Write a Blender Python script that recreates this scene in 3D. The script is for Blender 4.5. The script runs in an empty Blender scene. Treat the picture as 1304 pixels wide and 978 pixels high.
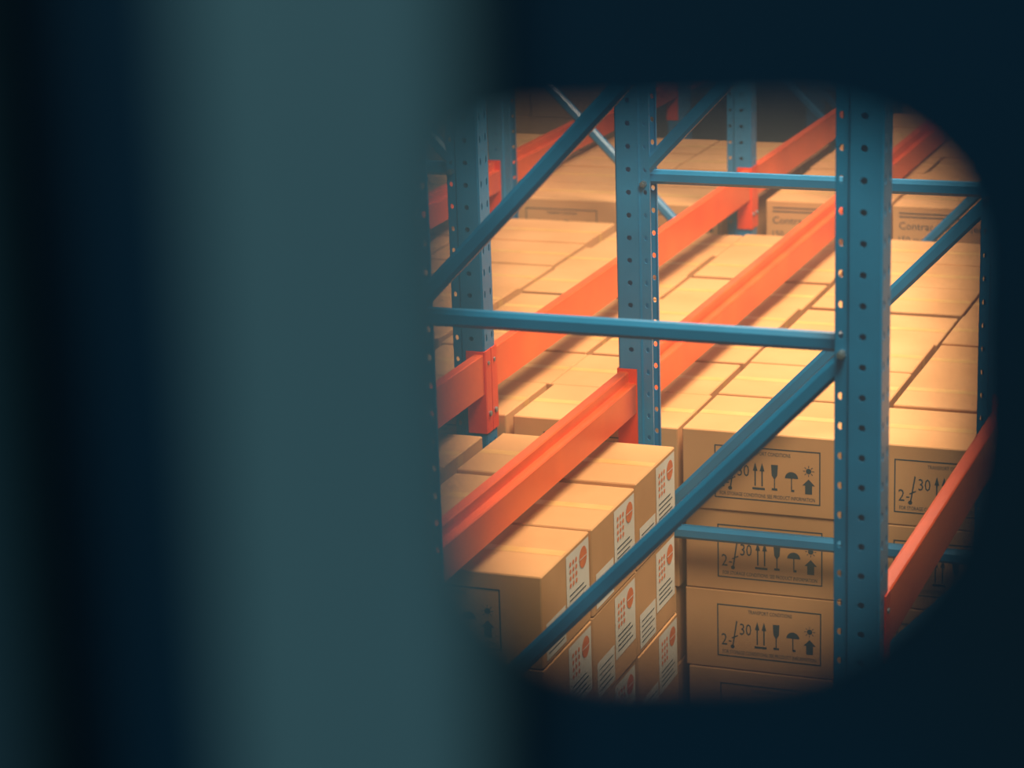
import bpy, math, random
from mathutils import Vector, Matrix
random.seed(4)
S=bpy.context.scene
S.view_settings.view_transform='Standard'
S.view_settings.look='None'
FLOOR=-1.76
# ---------------------------------------------------------------- materials
def mat(name,c1,c2=None,rough=.5,metal=0,scale=8,bump=0,stretch=(1,1,1),detail=4,spec=.5,lo=.35,hi=.65):
    m=bpy.data.materials.new(name);m.use_nodes=True
    n=m.node_tree.nodes;l=m.node_tree.links;b=n['Principled BSDF']
    b.inputs['Roughness'].default_value=rough;b.inputs['Metallic'].default_value=metal
    b.inputs['Specular IOR Level'].default_value=spec
    c2=c2 or tuple(x*.8 for x in c1[:3])+(1,)
    tc=n.new('ShaderNodeTexCoord');mp=n.new('ShaderNodeMapping');mp.inputs['Scale'].default_value=stretch
    no=n.new('ShaderNodeTexNoise');no.inputs['Scale'].default_value=scale;no.inputs['Detail'].default_value=detail
    cr=n.new('ShaderNodeValToRGB');cr.color_ramp.elements[0].color=c2;cr.color_ramp.elements[1].color=c1
    cr.color_ramp.elements[0].position=lo;cr.color_ramp.elements[1].position=hi
    l.new(tc.outputs['Object'],mp.inputs[0]);l.new(mp.outputs[0],no.inputs[0]);l.new(no.outputs[0],cr.inputs[0]);l.new(cr.outputs[0],b.inputs['Base Color'])
    if bump:
        bp=n.new('ShaderNodeBump');bp.inputs['Strength'].default_value=bump;bp.inputs['Distance'].default_value=.01
        l.new(no.outputs[0],bp.inputs['Height']);l.new(bp.outputs[0],b.inputs['Normal'])
    return m
M_blue=mat('blue_powder_coat',(.004,.215,.46,1),(.003,.175,.38,1),.34,scale=6,spec=.65)
M_orange=mat('orange_powder_coat',(.86,.115,.018,1),(.74,.085,.014,1),.36,scale=5,spec=.6)
M_red=mat('red_connector_paint',(.84,.065,.010,1),(.70,.045,.008,1),.42,scale=6)
M_zinc=mat('zinc_bolt',(.30,.42,.48,1),None,.4,.8,scale=30)
M_card=mat('kraft_cardboard',(.64,.355,.155,1),(.55,.295,.12,1),.75,scale=3,bump=.05,spec=.15)
M_tape=mat('yellow_packing_tape',(.70,.43,.15,1),(.62,.37,.12,1),.4,scale=12,spec=.3)
M_ink=mat('dark_print_ink',(.03,.06,.075,1),(.04,.065,.08,1),.7,scale=40,spec=.1)
M_label=mat('white_paper_label',(.80,.78,.68,1),(.74,.71,.6,1),.6,scale=8,spec=.2)
M_logo=mat('orange_print_ink',(.8,.22,.05,1),(.7,.17,.05,1),.6,scale=30)
M_wood=mat('pallet_wood',(.4,.26,.13,1),(.25,.15,.07,1),.8,scale=6,stretch=(1,8,8),bump=.3)
M_floor=mat('concrete_floor',(.12,.14,.15,1),(.08,.1,.11,1),.6,scale=2,bump=.05)
M_wall=mat('dark_wall_panel',(.03,.06,.08,1),(.02,.045,.06,1),.8,scale=1.5)
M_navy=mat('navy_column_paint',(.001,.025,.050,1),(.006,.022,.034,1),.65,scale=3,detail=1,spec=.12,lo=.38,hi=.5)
M_lit_band=mat('teal_grey_lit_band',(.095,.205,.225,1),(.085,.18,.21,1),.6,scale=4,detail=1,spec=.2)  # lighter than the navy: the column's lit band is put into the colour
M_lit_edge=mat('slate_lit_edge',(.015,.06,.08,1),(.04,.055,.08,1),.6,scale=2,detail=1,spec=.2)  # mid tone paints in the light on the column's left edge
# ---------------------------------------------------------------- mesh helper
class Acc:
    def __init__(s): s.v=[];s.f=[];s.m=[];s.mats=[]
    def mi(s,m):
        if m not in s.mats: s.mats.append(m)
        return s.mats.index(m)
    def add(s,vs,fs,m):
        o=len(s.v);k=s.mi(m);s.v+= [tuple(v) for v in vs];s.f+=[tuple(i+o for i in f) for f in fs];s.m+=[k]*len(fs)
    def box(s,a,b,m,mt=None):
        x0,y0,z0=a;x1,y1,z1=b
        vs=[(x0,y0,z0),(x1,y0,z0),(x1,y1,z0),(x0,y1,z0),(x0,y0,z1),(x1,y0,z1),(x1,y1,z1),(x0,y1,z1)]
        s.add(vs,[(0,3,2,1),(4,5,6,7),(0,1,5,4),(1,2,6,5),(2,3,7,6),(3,0,4,7)],m)
    def cbox(s,a,b,m,c=.004,mt=None):
        x0,y0,z0=a;x1,y1,z1=b;vs=[];idx={}
        for ix,x in enumerate((x0,x1)):
            for iy,y in enumerate((y0,y1)):
                for iz,z in enumerate((z0,z1)):
                    sx,sy,sz=(1,-1)[ix],(1,-1)[iy],(1,-1)[iz]
                    for k in range(3):
                        p=[x+sx*c,y+sy*c,z+sz*c];p[k]=(x,y,z)[k]
                        idx[(ix,iy,iz,k)]=len(vs);vs.append(tuple(p))
        F=[]
        def q(*ks):
            F.append(tuple(idx[k] for k in ks))
        for s2 in (0,1):
            L=[(s2,0,0,0),(s2,1,0,0),(s2,1,1,0),(s2,0,1,0)];q(*(L if s2 else L[::-1]))
            L=[(0,s2,0,1),(0,s2,1,1),(1,s2,1,1),(1,s2,0,1)];q(*(L if s2 else L[::-1]))
            L=[(0,0,s2,2),(1,0,s2,2),(1,1,s2,2),(0,1,s2,2)];q(*(L if s2 else L[::-1]))
        for a1 in (0,1):
            for b1 in (0,1):
                q((a1,b1,0,0),(a1,b1,1,0),(a1,b1,1,1),(a1,b1,0,1))
                q((a1,0,b1,0),(a1,1,b1,0),(a1,1,b1,2),(a1,0,b1,2))
                q((0,a1,b1,1),(1,a1,b1,1),(1,a1,b1,2),(0,a1,b1,2))
                for c1 in (0,1): q((a1,b1,c1,0),(a1,b1,c1,1),(a1,b1,c1,2))
        if mt: vs=[mt@Vector(v) for v in vs]
        s.add(vs,F,m)
    def cyl(s,p,ax,r,h,m,n=12):
        ax=Vector(ax).normalized();t=ax.orthogonal().normalized();u=ax.cross(t);p=Vector(p)
        vs=[p+r*(math.cos(2*math.pi*i/n)*t+math.sin(2*math.pi*i/n)*u)+k*h*ax for k in (0,1) for i in range(n)]
        fs=[tuple(range(n-1,-1,-1)),tuple(range(n,2*n))]+[(i,(i+1)%n,n+(i+1)%n,n+i) for i in range(n)]
        s.add(vs,fs,m)
    def mesh(s,name,recalc=True):
        me=bpy.data.meshes.new(name);me.from_pydata(s.v,[],s.f)
        for m in s.mats: me.materials.append(m)
        me.polygons.foreach_set('material_index',s.m);me.update()
        if recalc:
            import bmesh
            b=bmesh.new();b.from_mesh(me);bmesh.ops.recalc_face_normals(b,faces=b.faces);b.to_mesh(me);b.free()
        return me
    def obj(s,name,parent=None,recalc=True):
        o=bpy.data.objects.new(name,s.mesh(name,recalc));S.collection.objects.link(o);o.parent=parent;return o
def empty(name):
    o=bpy.data.objects.new(name,None);S.collection.objects.link(o);return o
_tc={}
def text2d(t):
    if t in _tc: return _tc[t]
    c=bpy.data.curves.new('t','FONT');c.body=t;c.size=1;c.resolution_u=2
    o=bpy.data.objects.new('t',c);S.collection.objects.link(o)
    dg=bpy.context.evaluated_depsgraph_get();me=o.evaluated_get(dg).to_mesh()
    vs=[(v.co.x,v.co.y) for v in me.vertices];fs=[tuple(p.vertices) for p in me.polygons]
    o.evaluated_get(dg).to_mesh_clear();bpy.data.objects.remove(o);bpy.data.curves.remove(c)
    x0=min(v[0] for v in vs);x1=max(v[0] for v in vs);y0=min(v[1] for v in vs);y1=max(v[1] for v in vs)
    _tc[t]=([((x-x0)/(x1-x0),(y-y0)/(y1-y0)) for x,y in vs],fs);return _tc[t]
class Face:
    def __init__(s,acc,o,ex,ey):
        s.a=acc;s.o=Vector(o);s.ex=Vector(ex);s.ey=Vector(ey);s.n=s.ex.cross(s.ey).normalized()
    def P(s,x,y,k=1): return s.o+s.ex*x+s.ey*y+s.n*(.0008*k)
    def poly(s,pts,m,k=1): s.a.add([s.P(x,y,k) for x,y in pts],[tuple(range(len(pts)))],m)
    def rect(s,x0,y0,x1,y1,m,k=1): s.poly([(x0,y0),(x1,y0),(x1,y1),(x0,y1)],m,k)
    def frame(s,x0,y0,x1,y1,t,m,k=1):
        s.rect(x0,y0,x1,y0+t,m,k);s.rect(x0,y1-t,x1,y1,m,k);s.rect(x0,y0+t,x0+t,y1-t,m,k);s.rect(x1-t,y0+t,x1,y1-t,m,k)
    def text(s,t,x,y,w,h,m,k=1):
        vs,fs=text2d(t);s.a.add([s.P(x+a*w,y+b*h,k) for a,b in vs],fs,m)
    def disc(s,x,y,r,m,k=1,a0=0,a1=360,n=14):
        s.poly([(x+r*math.cos(math.radians(a0+(a1-a0)*i/n)),y+r*math.sin(math.radians(a0+(a1-a0)*i/n))) for i in range(n if a1-a0==360 else n+1)],m,k)
    def line(s,x0,y0,x1,y1,t,m,k=1):
        d=Vector((x1-x0,y1-y0)).normalized()*t/2
        s.poly([(x0+d.y,y0-d.x),(x1+d.y,y1-d.x),(x1-d.y,y1+d.x),(x0-d.y,y0+d.x)],m,k)
def transport_print(F,x,y,w,h):
    m=M_ink;t=.0035
    F.frame(x,y,x+w,y+h,t,m)
    F.text('TRANSPORT CONDITIONS',x+w*.3,y+h*.855,w*.42,h*.07,m)
    F.text('FOR STORAGE CONDITIONS: SEE PRODUCT INFORMATION',x+w*.05,y+h*.06,w*.9,h*.07,m)
    F.text('2',x+w*.04,y+h*.22,w*.055,h*.22,m);F.text('30',x+w*.22,y+h*.44,w*.11,h*.22,m)
    F.line(x+w*.11,y+h*.3,x+w*.14,y+h*.3,t,m)
    F.line(x+w*.15,y+h*.2,x+w*.19,y+h*.7,.004,m);F.disc(x+w*.148,y+h*.2,.006,m);F.line(x+w*.14,y+h*.36,x+w*.2,y+h*.42,t,m)
    cx=x+w*.42
    for d in (-.010,.010):
        a=cx+d
        F.rect(a-.002,y+h*.28,a+.002,y+h*.6,m);F.poly([(a-.007,y+h*.56),(a+.007,y+h*.56),(a,y+h*.72)],m)
    F.rect(cx-.018,y+h*.21,cx+.018,y+h*.25,m)
    cx=x+w*.57
    F.poly([(cx-.010,y+h*.7),(cx-.008,y+h*.5),(cx,y+h*.42),(cx+.008,y+h*.5),(cx+.010,y+h*.7)][::-1],m);F.rect(cx-.0015,y+h*.26,cx+.0015,y+h*.43,m);F.rect(cx-.008,y+h*.22,cx+.008,y+h*.26,m)
    cx=x+w*.73
    F.disc(cx,y+h*.47,.019,m,1,0,180);F.rect(cx-.0015,y+h*.25,cx+.0015,y+h*.47,m);F.rect(cx-.001,y+h*.22,cx+.008,y+h*.26,m)
    cx=x+w*.89
    F.poly([(cx-.018,y+h*.36),(cx+.018,y+h*.36),(cx,y+h*.48)],m);F.rect(cx-.01,y+h*.2,cx+.01,y+h*.36,m)
    F.disc(cx,y+h*.63,.008,m)
    for i in range(8):
        a=i*math.pi/4;F.line(cx+.010*math.cos(a),y+h*.63+.010*math.sin(a),cx+.016*math.cos(a),y+h*.63+.016*math.sin(a),.002,m)
def end_label(F,d,h):
    x0,x1=d*.5,d*.97;y0,y1=h*.25,h*.95
    F.rect(x0,y0,x1,y1,M_label,1);w=x1-x0;hh=y1-y0
    for i in range(3):
        for j in range(4): F.disc(x0+w*(.17+.13*i),y0+hh*(.5+.11*j),w*.04,M_logo,2,n=8)
    F.disc(x0+w*.74,y0+hh*.76,w*.17,M_logo,2);F.rect(x0+w*.58,y0+hh*.75,x0+w*.9,y0+hh*.765,M_label,3)
    for j in range(4): F.rect(x0+w*.12,y0+hh*(.1+.08*j),x0+w*(.85-.1*(j%2)),y0+hh*(.12+.08*j),M_ink,2)
    x0,x1=d*.08,d*.47;y0,y1=h*.05,h*.45
    F.rect(x0,y0,x1,y1,M_label,1);w=x1-x0;hh=y1-y0
    for j in range(5): F.rect(x0+w*.1,y0+hh*(.15+.15*j),x0+w*(.9-.15*(j%2)),y0+hh*(.18+.15*j),M_ink,2)
# ---------------------------------------------------------------- cartons
BW,BD,BH=.512,.352,.243
def carton(a,x,y,z,w,d,h,front=True,end=False,m=M_card):
    g=.0025
    a.cbox((x+g,y+g,z),(x+w-g,y+d-g,z+h-.002),m,.003)
    F=Face(a,(x,y,z+h-.002),(1,0,0),(0,1,0))
    F.rect(.006,d/2-.018,w-.006,d/2+.018,M_tape,.5)
    F=Face(a,(x,y+g,z),(1,0,0),(0,0,1))
    if front==1: transport_print(F,w*.19,h*.16,w*.6,h*.66)
    if front==2:
        F.text('Contraceptive Injection',w*.06,h*.56,w*.8,h*.16,M_ink);F.text('150 mg per mL',w*.06,h*.34,w*.42,h*.14,M_ink)
        F.rect(w*.06,h*.8,w*.7,h*.82,M_ink);F.rect(w*.06,h*.86,w*.5,h*.88,M_ink)
        F.text('US',w*.82,h*.72,w*.14,h*.17,M_ink)
    F=Face(a,(x+w-g,y,z),(0,1,0),(0,0,1))
    if end: end_label(F,d,h)
    else: F.rect(d/2-.02,h-.06,d/2+.02,h-.006,M_tape,.5)
def stack(name,x0,y0,nx,ny,top,tiers=6,front=1,end=False,m=M_card,jit=.018,hj=.010,w=BW,d=BD):
    a=Acc();h=BH
    base=top-tiers*h
    for i in range(nx):
        for j in range(ny):
            for k in range(tiers):
                if 0<i<nx-1 and 0<j<ny-1 and k<tiers-1: continue
                jx=random.uniform(-jit,jit);jy=random.uniform(-jit,jit)*.6 if j else random.uniform(0,jit)*.6
                dh=random.uniform(-hj,0) if k==tiers-1 else 0
                fr=front if j==0 else 0
                carton(a,x0+i*w+jx*.4,y0+j*d+jy,base+k*h,w-.006,d-.006,h+dh,fr,end and i==nx-1,m)
    X0,X1,Y0,Y1=x0+.01,x0+nx*w-.01,y0+.01,y0+ny*d-.01
    n=max(3,int((Y1-Y0)/.14))
    for i in range(n):
        yy=Y0+(Y1-Y0-.1)*i/(n-1);a.cbox((X0,yy,base-.022),(X1,yy+.1,base-.001),M_wood,.002)
    for xx in (X0,(X0+X1)/2-.05,X1-.1):
        a.cbox((xx,Y0,base-.044),(xx+.1,Y1,base-.022),M_wood,.002)
        a.cbox((xx,Y0,FLOOR),(xx+.1,Y1,FLOOR+.02),M_wood,.002)
        for yy in (Y0,(Y0+Y1)/2-.05,Y1-.1): a.cbox((xx,yy,FLOOR+.02),(xx+.1,yy+.1,base-.044),M_wood,.002)
    return a.obj(name)
TOP=-.12
stack('carton_stack',-.355,-1.235,1,3,-.102,end=True,d=.355,w=.515,jit=.008)
stack('carton_stack',-.91,-1.26,1,3,-.112,d=.355)
stack('carton_stack',.10,.065,3,7,TOP,w=.517,d=.362)
stack('carton_stack',-.935,.065,2,7,TOP-.005,w=.51,d=.362)
stack('carton_stack',-2.5,.065,3,7,TOP,w=.517,d=.37)
stack('carton_stack',-.44,2.96,5,6,-.066,w=.5,front=2,m=M_card)
stack('carton_stack',-2.05,2.9,3,4,-.085,w=.517)
stack('carton_stack',-.44,5.5,5,5,.0,w=.5)
stack('carton_stack',-5.6,8.6,5,3,.2,tiers=7,front=0)
# ---------------------------------------------------------------- rack
PITCH=.0635;ZT=2.15
def plate(a,p0,p1,cols,m,z0,z1,nh=10):
    p0=Vector((*p0,0));p1=Vector((*p1,0));L=(p1-p0).length;e=(p1-p0)/L
    n=int((z1-z0)/PITCH)
    if not cols:
        a.add([p0+Vector((0,0,z0)),p1+Vector((0,0,z0)),p1+Vector((0,0,z0+n*PITCH)),p0+Vector((0,0,z0+n*PITCH))],[(0,1,2,3)],m);return
    bounds=[0]+[(cols[i][0]+cols[i+1][0])/2*L for i in range(len(cols)-1)]+[L]
    for ci,(c,rx,rz) in enumerate(cols):
        b0,b1=bounds[ci],bounds[ci+1];cx=c*L
        for k in range(n):
            za=z0+k*PITCH;zc=za+PITCH/2
            inn=[];out=[]
            angs=[math.atan2(s2*PITCH/2,(b1-cx) if s1>0 else -(cx-b0)) for s1,s2 in((1,1),(-1,1),(-1,-1),(1,-1))]
            A=sorted([x%(2*math.pi) for x in angs]+[i*math.pi/2 for i in range(4)]+[math.pi/4+i*math.pi/2 for i in range(4)])
            for t in A:
                ct,st=math.cos(t),math.sin(t)
                inn.append((cx+rx*ct,zc+rz*st))
                tx=((b1-cx)/ct) if ct>1e-9 else ((b0-cx)/ct if ct<-1e-9 else 1e9)
                tz=(PITCH/2/abs(st)) if abs(st)>1e-9 else 1e9
                q=min(tx,tz);out.append((cx+q*ct,zc+q*st))
            N=len(A)
            vs=[p0+e*x+Vector((0,0,z)) for x,z in inn+out]
            a.add(vs,[(i,(i+1)%N,N+(i+1)%N,N+i) for i in range(N)],m)
def post_mesh():
    a=Acc();z0=FLOOR+.01;z1=ZT;R=.0475
    for s in (-1,1):
        plate(a,(-R,s*.028),(-R,s*.035),[],M_blue,z0,z1)
        plate(a,(-R,s*.035),(-.022,s*.035),[(.45,.0055,.0075)],M_blue,z0,z1)
        plate(a,(-.022,s*.035),(-.017,s*.041),[],M_blue,z0,z1)
        plate(a,(-.017,s*.041),(R-.004,s*.041),[(.45,.0075,.0075)],M_blue,z0,z1)
        plate(a,(R-.004,s*.041),(R,s*.037),[],M_blue,z0,z1)
    plate(a,(R,-.037),(R,.037),[(.22,.0055,.011),(.78,.0055,.011)],M_blue,z0,z1)
    a.box((-.06,-.06,FLOOR),(.06,.06,FLOOR+.01),M_blue)
    return a.mesh('rack_post',True)
PM=post_mesh()
def beam(a,x,side,y0,y1,z=0):
    H=.06;o=x+side*.0475;i=x+side*.018;i2=x-side*.004
    prof=[(o,z-H),(i2,z-H),(i2,z+H-.032),(i,z+H-.032),(i,z+H),(o,z+H)]
    ya,yb=y0+.046,y1-.046
    P=[]
    n=len(prof)
    for k in range(n):
        p=Vector(prof[k]);u=(Vector(prof[k-1])-p).normalized();w=(Vector(prof[(k+1)%n])-p).normalized()
        P+=[p+u*.003,p+w*.003]
    n=len(P)
    vs=[(p.x,ya,p.y) for p in P]+[(p.x,yb,p.y) for p in P]
    a.add(vs,[(k,(k+1)%n,n+(k+1)%n,n+k) for k in range(n)]+[tuple(range(n)),tuple(range(2*n-1,n-1,-1))],M_orange)
    for yy,s in ((y0,1),(y1,-1)):
        f=yy+s*.0425
        a.box((min(o+side*.004,x-side*.006),min(f,f+s*.0045),z-.175),(max(o+side*.004,x-side*.006),max(f,f+s*.0045),z+.068),M_red)
        a.box((min(o+side*.001,o+side*.005),min(f,f-s*.04),z-.175),(max(o+side*.001,o+side*.005),max(f,f-s*.04),z+.068),M_red)
        a.cyl((o+side*.004,f-s*.02,z-.12),(side,0,0),.008,.006,M_zinc)
        a.cyl((o+side*.004,f-s*.02,z+.03),(side,0,0),.006,.004,M_zinc)
def brace(a,p,q,yoff=0,m=M_blue):
    p=Vector(p);q=Vector(q);d=(q-p).normalized();n=Vector((0,1,0));u=n.cross(d)
    L=(q-p).length;W=.019;D=.013;t=.0025;c=.009
    prof=[(-W,D),(-W,-D+c),(-W+c,-D),(W-c,-D),(W,-D+c),(W,D),(W-t,D),(W-t,-D+c+.001),(W-c-.001,-D+t),(-W+c+.001,-D+t),(-W+t,-D+c+.001),(-W+t,D)]
    k=len(prof);vs=[p+u*a_+n*(b_+yoff)+d*s for s in (0,L) for a_,b_ in prof]
    a.add(vs,[(i,(i+1)%k,k+(i+1)%k,k+i) for i in range(k)]+[tuple(range(k)),tuple(range(2*k-1,k-1,-1))],m)
ZH,ZL=.605,-.415;STEP=ZH-ZL
YS=[-1.6,0,2.83,5.25,8.0]
def rack(xl,flip,ys):
    e=empty('pallet_rack')
    for iy,y in enumerate(ys):
        for x,rot in ((xl,math.pi),(xl+1,0)):
            o=bpy.data.objects.new('post_%d'%(iy*2+(rot==0)),PM);S.collection.objects.link(o);o.parent=e
            o.location=(x,y,0);o.rotation_euler=(0,0,rot)
            md=o.modifiers.new('s','SOLIDIFY');md.thickness=.0025;md.offset=0
        a=Acc();xa,xb=xl+.035,xl+.965
        for k in (-1,0,1):
            z=ZL+k*STEP
            if z<FLOOR or z>ZT: continue
            brace(a,(xa,y,z),(xb,y,z),.004)
            z2=z+STEP
            zz0,zz1=z+.03,z2-.03
            if z2>ZT: continue
            if not flip: brace(a,(xa,y,zz0),(xb,y,zz1),-.023)
            else: brace(a,(xa,y,zz1),(xb,y,zz0),-.023)
        for xx in (xa-.002,xb+.002):
            for k in (-1,0,1,2):
                z=ZL+k*STEP
                if z>ZT: continue
                a.cyl((xx,y-.052,z-.012 if not flip else z),(0,1,0),.009,.016,M_zinc,6);a.cyl((xx,y-.056,z-.012 if not flip else z),(0,1,0),.005,.01,M_zinc,10)
        a.obj('frame_braces_%d'%iy,e)
    a=Acc()
    for y0,y1 in zip(ys[:-1],ys[1:]):
        beam(a,xl,-1,y0,y1,.012 if xl<-1 else 0);beam(a,xl+1,1,y0,y1,.02 if xl<-1 else 0)
    a.obj('load_beams',e)
    return e
rack(0,False,YS);rack(-1.5,True,YS)
# ---------------------------------------------------------------- hall
def slab(name,a,b,m):
    A=Acc();A.box(a,b,m);return A.obj(name)
slab('floor',(-9,-10,FLOOR-.1),(7,16,FLOOR),M_floor)
slab('wall_back',(-9,16,FLOOR),(7,16.15,6),M_wall)
slab('wall_left',(-9.15,-10,FLOOR),(-9,16,6),M_wall)
slab('wall_right',(7,-10,FLOOR),(7.15,16,6),M_wall)
slab('wall_front',(-9,-10.15,FLOOR),(7,-10,6),M_wall)
slab('ceiling',(-9,-10,6),(7,16,6.1),M_wall)
# ---------------------------------------------------------------- camera
C=Vector((2.0933,-6.3573,1.9022));yaw,pit,rol=-.3718,.2738,-.0321
d=Vector((math.sin(yaw)*math.cos(pit),math.cos(yaw)*math.cos(pit),-math.sin(pit)))
r0=d.cross(Vector((0,0,1))).normalized();u0=r0.cross(d)
r=math.cos(rol)*r0+math.sin(rol)*u0;u=-math.sin(rol)*r0+math.cos(rol)*u0
cd=bpy.data.cameras.new('camera');co=bpy.data.objects.new('camera',cd);S.collection.objects.link(co)
mw=Matrix((r,u,-d)).transposed().to_4x4();mw.translation=C;co.matrix_world=mw
cd.sensor_width=36;cd.lens=3153/1304*36;cd.clip_start=.02
cd.dof.use_dof=True;cd.dof.focus_distance=6.5;cd.dof.aperture_fstop=3.4
S.camera=co
# ---------------------------------------------------------------- steel column with punched openings
def column():
    e=empty('steel_column')
    e.location=(1.9117,-5.8915,0);e.rotation_euler=(0,0,.3718)
    a=Acc();zc=1.7558;step=.27
    x0,x1,h=-.0080,.0915,.0572
    def corner(cx,cz,rx,rz,a0):
        return [(cx+rx*math.cos(math.radians(a0+t*15)),cz+rz*math.sin(math.radians(a0+t*15))) for t in range(7)]
    out=corner(x1-.032,h-.028,.032,.028,0)+corner(x0+.012,h-.010,.012,.010,90)+corner(x0+.032,-h+.032,.032,.032,180)+corner(x1-.038,-h+.044,.038,.044,270)
    XL,XR=-.2,.2;xc=.042;hw=.085
    n=len(out);zts=[]
    for k in range(-20,8):
        zc2=zc+k*step
        if zc2-step/2<FLOOR+.02: continue
        o2=[]
        for p in out:
            t=math.atan2(p[1],p[0]-xc);ct,st=math.cos(t),math.sin(t)
            q=min(hw/abs(ct) if abs(ct)>1e-6 else 9,step/2/abs(st) if abs(st)>1e-6 else 9);o2.append([xc+q*ct,q*st])
        for cx,cz in ((xc+hw,step/2),(xc-hw,step/2),(xc-hw,-step/2),(xc+hw,-step/2)):
            i=min(range(n),key=lambda i:(o2[i][0]-cx)**2+(o2[i][1]-cz)**2);o2[i]=[cx,cz]
        for yy in (0,.004):
            vs=[(p[0],yy,zc2+p[1]) for p in out]+[(p[0],yy,zc2+p[1]) for p in o2]
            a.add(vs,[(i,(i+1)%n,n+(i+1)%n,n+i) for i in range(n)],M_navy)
        vs=[(p[0],yy,zc2+p[1]) for yy in (0,.004) for p in out]
        a.add(vs,[(i,(i+1)%n,n+(i+1)%n,n+i) for i in range(n)],M_navy)
        zts+=[zc2-step/2,zc2+step/2]
    zb,zt=min(zts),max(zts)
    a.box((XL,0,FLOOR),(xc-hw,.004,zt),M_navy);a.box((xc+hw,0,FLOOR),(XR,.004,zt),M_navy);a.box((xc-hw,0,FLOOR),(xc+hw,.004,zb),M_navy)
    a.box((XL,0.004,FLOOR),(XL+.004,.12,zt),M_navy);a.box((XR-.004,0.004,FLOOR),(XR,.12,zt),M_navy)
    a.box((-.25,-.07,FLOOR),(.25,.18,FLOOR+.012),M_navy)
    a.obj('column_shell',e,recalc=False)
    b=Acc();b.cbox((-.0590,-.05,FLOOR+.012),(-.0070,-.0002,zt),M_lit_band,.004);b.obj('lit_band_strip',e)  # added strip, coloured lighter to stand in for the lit face
    b=Acc();b.cbox((-.15,-.05,FLOOR+.012),(-.097,-.0002,zt),M_lit_edge,.004);b.obj('lit_edge_strip',e)  # second added strip, its paler colour imitates a lit edge
column()
# ---------------------------------------------------------------- lights
def area(name,loc,tgt,size,power,col,sy=None):
    l=bpy.data.lights.new(name,'AREA');l.energy=power;l.color=col;l.shape='RECTANGLE';l.size=size;l.size_y=sy or size
    o=bpy.data.objects.new(name,l);S.collection.objects.link(o);o.location=loc
    o.rotation_euler=(Vector(tgt)-Vector(loc)).to_track_quat('-Z','Y').to_euler();return o
area('front_fill_light',(.8,1.4,3.2),(.55,1.3,-.1),1.2,310,(1,.76,.54))
area('front_fill_light',(1.7,-2.4,3.6),(.3,.3,-.4),1.4,205,(1,.84,.60))  # unseen fill added to brighten the front faces, no high-bay fitting
area('front_fill_light',(2.6,-9.2,3.6),(1.9,-6,1.7),1.2,62,(.72,.93,1))  # added dim fill behind the camera, only for the column's near side
area('front_fill_light',(-.8,6.5,5.4),(-.3,5,-1),2.5,230,(1,.78,.6))
w=bpy.data.worlds.new('w');S.world=w;w.use_nodes=True;nt=w.node_tree
nt.nodes['Background'].inputs[0].default_value=(.02,.08,.12,1)
vs=nt.nodes.new('ShaderNodeVolumeScatter');vs.inputs['Color'].default_value=(.8,.93,1,1);vs.inputs['Density'].default_value=.018;vs.inputs['Anisotropy'].default_value=.2
nt.links.new(vs.outputs[0],nt.nodes['World Output'].inputs['Volume'])
